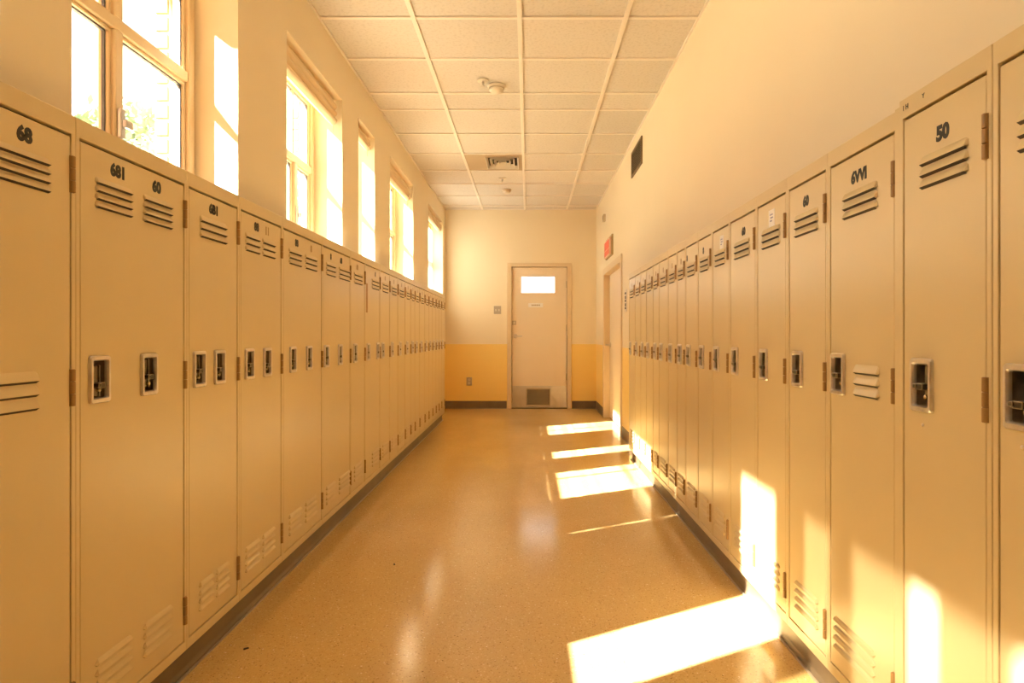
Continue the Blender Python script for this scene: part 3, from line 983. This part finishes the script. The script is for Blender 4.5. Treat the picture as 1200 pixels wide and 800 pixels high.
# ------------------------------------------------------------------ ceiling fittings
def detector(x, y, r, label, nm='smoke_detector'):
    s = empty(nm, (x, y, HC + 0.004))
    tag(s, label, 'detector')
    MB().lathe([(r, 0.0), (r, -0.010), (r * 0.94, -0.014)], (0, 0, 0), 'z', M_PLASTIC, 24).build('base', s, smooth=True)
    MB().lathe([(r * 0.82, -0.014), (r * 0.80, -0.034), (r * 0.62, -0.046), (r * 0.3, -0.05)], (0, 0, 0), 'z', M_PLASTIC, 24).build('cover', s, smooth=True)
    MB().lathe([(r * 0.84, -0.018), (r * 0.84, -0.024)], (0, 0, 0), 'z', M_GRILLE, 24).build('vent_ring', s, smooth=True)
    return s


def sprinkler(x, y, label):
    s = empty('sprinkler_head', (x, y, HC + 0.004))
    tag(s, label, 'sprinkler')
    MB().lathe([(0.042, 0.0), (0.040, -0.006), (0.016, -0.010)], (0, 0, 0), 'z', M_PLASTIC, 20).build('escutcheon', s, smooth=True)
    m = MB().lathe([(0.010, -0.008), (0.010, -0.026), (0.004, -0.03), (0.004, -0.042)], (0, 0, 0), 'z', M_STEEL, 10)
    m.lathe([(0.018, -0.042), (0.018, -0.045)], (0, 0, 0), 'z', M_STEEL, 14)
    m.build('nozzle', s, smooth=True)


detector(-0.232, 4.52, 0.066, 'round cream smoke detector on the nearer ceiling tile')
sprinkler(-0.325, 4.42, 'small cream sprinkler head beside the nearer smoke detector')
detector(-0.27, 7.74, 0.06, 'round smoke detector on the ceiling beyond the air diffuser')
sprinkler(-0.30, 7.17, 'small sprinkler head just beyond the ceiling air diffuser')

x0, x1, y0, y1 = TX[1] + 0.013, TX[2] - 0.013, TY[9] + 0.012, TY[10] - 0.012
s = empty('air_diffuser', ((x0 + x1) / 2, (y0 + y1) / 2, HC))
tag(s, 'square louvered air diffuser set into the ceiling grid', 'vent')
hx, hy = (x1 - x0) / 2, (y1 - y0) / 2
M_DIFF = mat('diffuser_panel', (0.42, 0.31, 0.19), 0.5)
ox = 0.085                        # the louvered core sits right of centre
MB().panel(-hx, hx, -hy, hy, [(ox - 0.17, ox + 0.17, -0.22, 0.22)], 0.0, 0.012, M_DIFF, 'xz').build('face_panel', s)
fp = s.children[0]
fp.rotation_euler = (-PI / 2, 0, 0)
fp.location = (0, 0, 0.016)
for q in range(4):
    rr = 0.17 - q * 0.042
    ry_ = 0.22 - q * 0.054
    def ring(a, b_, z): return [(ox - a, -b_, z), (ox + a, -b_, z), (ox + a, b_, z), (ox - a, b_, z)]
    MB().loft([ring(rr, ry_, 0.0 - 0.006), ring(rr - 0.016, ry_ - 0.018, 0.03), ring(rr - 0.019, ry_ - 0.021, 0.03), ring(rr - 0.004, ry_ - 0.004, -0.006), ring(rr, ry_, -0.006)], M_PLASTIC).build('diffuser_vane', s)
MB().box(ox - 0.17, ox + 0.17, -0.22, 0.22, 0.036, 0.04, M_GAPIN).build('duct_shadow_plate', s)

# ------------------------------------------------------------------ litter on the floor
for x, y, r_, lab in ((-0.955, 2.09, 0.6, 'tiny dark scrap of litter on the floor by the left kick base'), (-0.62, 2.86, 1.9, 'small dark crumb on the floor left of centre')):
    m = MB().prism([(-0.009, -0.003), (-0.002, -0.0045), (0.009, -0.002), (0.007, 0.003), (-0.006, 0.004)], 'z', 0.0, 0.003, M_DEBRIS)
    o = m.build('litter_scrap', loc=(x, y, 0.0003))
    o.rotation_euler = (0, 0, r_)
    tag(o, lab, 'litter')

# ------------------------------------------------------------------ outdoors
g = MB().box(-60, -1.75, -40, 60, -0.6, -0.4, M_GROUND)
struct(g.build('ground'), 'dry pale ground outside the windows')


def shrub(x, y, z0, z1, rad, n, label):
    root = tag(empty('leafy_tree', (x, y, -0.4)), label, 'tree', 'trees outside the nearest window')
    MB().loft([[(math.cos(a) * r_, math.sin(a) * r_, h) for a in [2 * PI * i / 8 for i in range(8)]] for r_, h in ((0.13, 0), (0.10, z0 * 0.6), (0.05, z1 * 0.8))], M_BARK, True, True).build('trunk', root, smooth=True)
    m = MB()
    blobs = [(random.gauss(0, rad * 0.45), random.gauss(0, rad * 0.45), random.uniform(z0, z1), random.uniform(0.3, 0.55) * rad) for _ in range(16)]
    for _ in range(n):
        bx, by, bz_, br = random.choice(blobs)
        d = Vector((random.gauss(0, 1), random.gauss(0, 1), random.gauss(0, 1))).normalized() * br * random.uniform(0.5, 1)
        c = Vector((bx, by, bz_ + 0.4)) + d
        u = Vector((random.gauss(0, 1), random.gauss(0, 1), random.gauss(0, 1))).normalized()
        v = u.orthogonal().normalized()
        l = random.uniform(0.05, 0.10)
        m.quadset([c - u * l, c + v * l * 0.45, c + u * l, c - v * l * 0.45], [(0, 1, 2, 3)], M_LEAF)
    o = m.build('foliage', root)
    o['kind'] = 'stuff'


shrub(-6.1, 8.4, 1.6, 4.0, 0.9, 2600, 'pale leafy tree seen through the left panes of the nearest window')
shrub(-6.2, 12.4, 1.6, 3.9, 0.9, 2600, 'leafy tree seen low through the right panes of the nearest window')
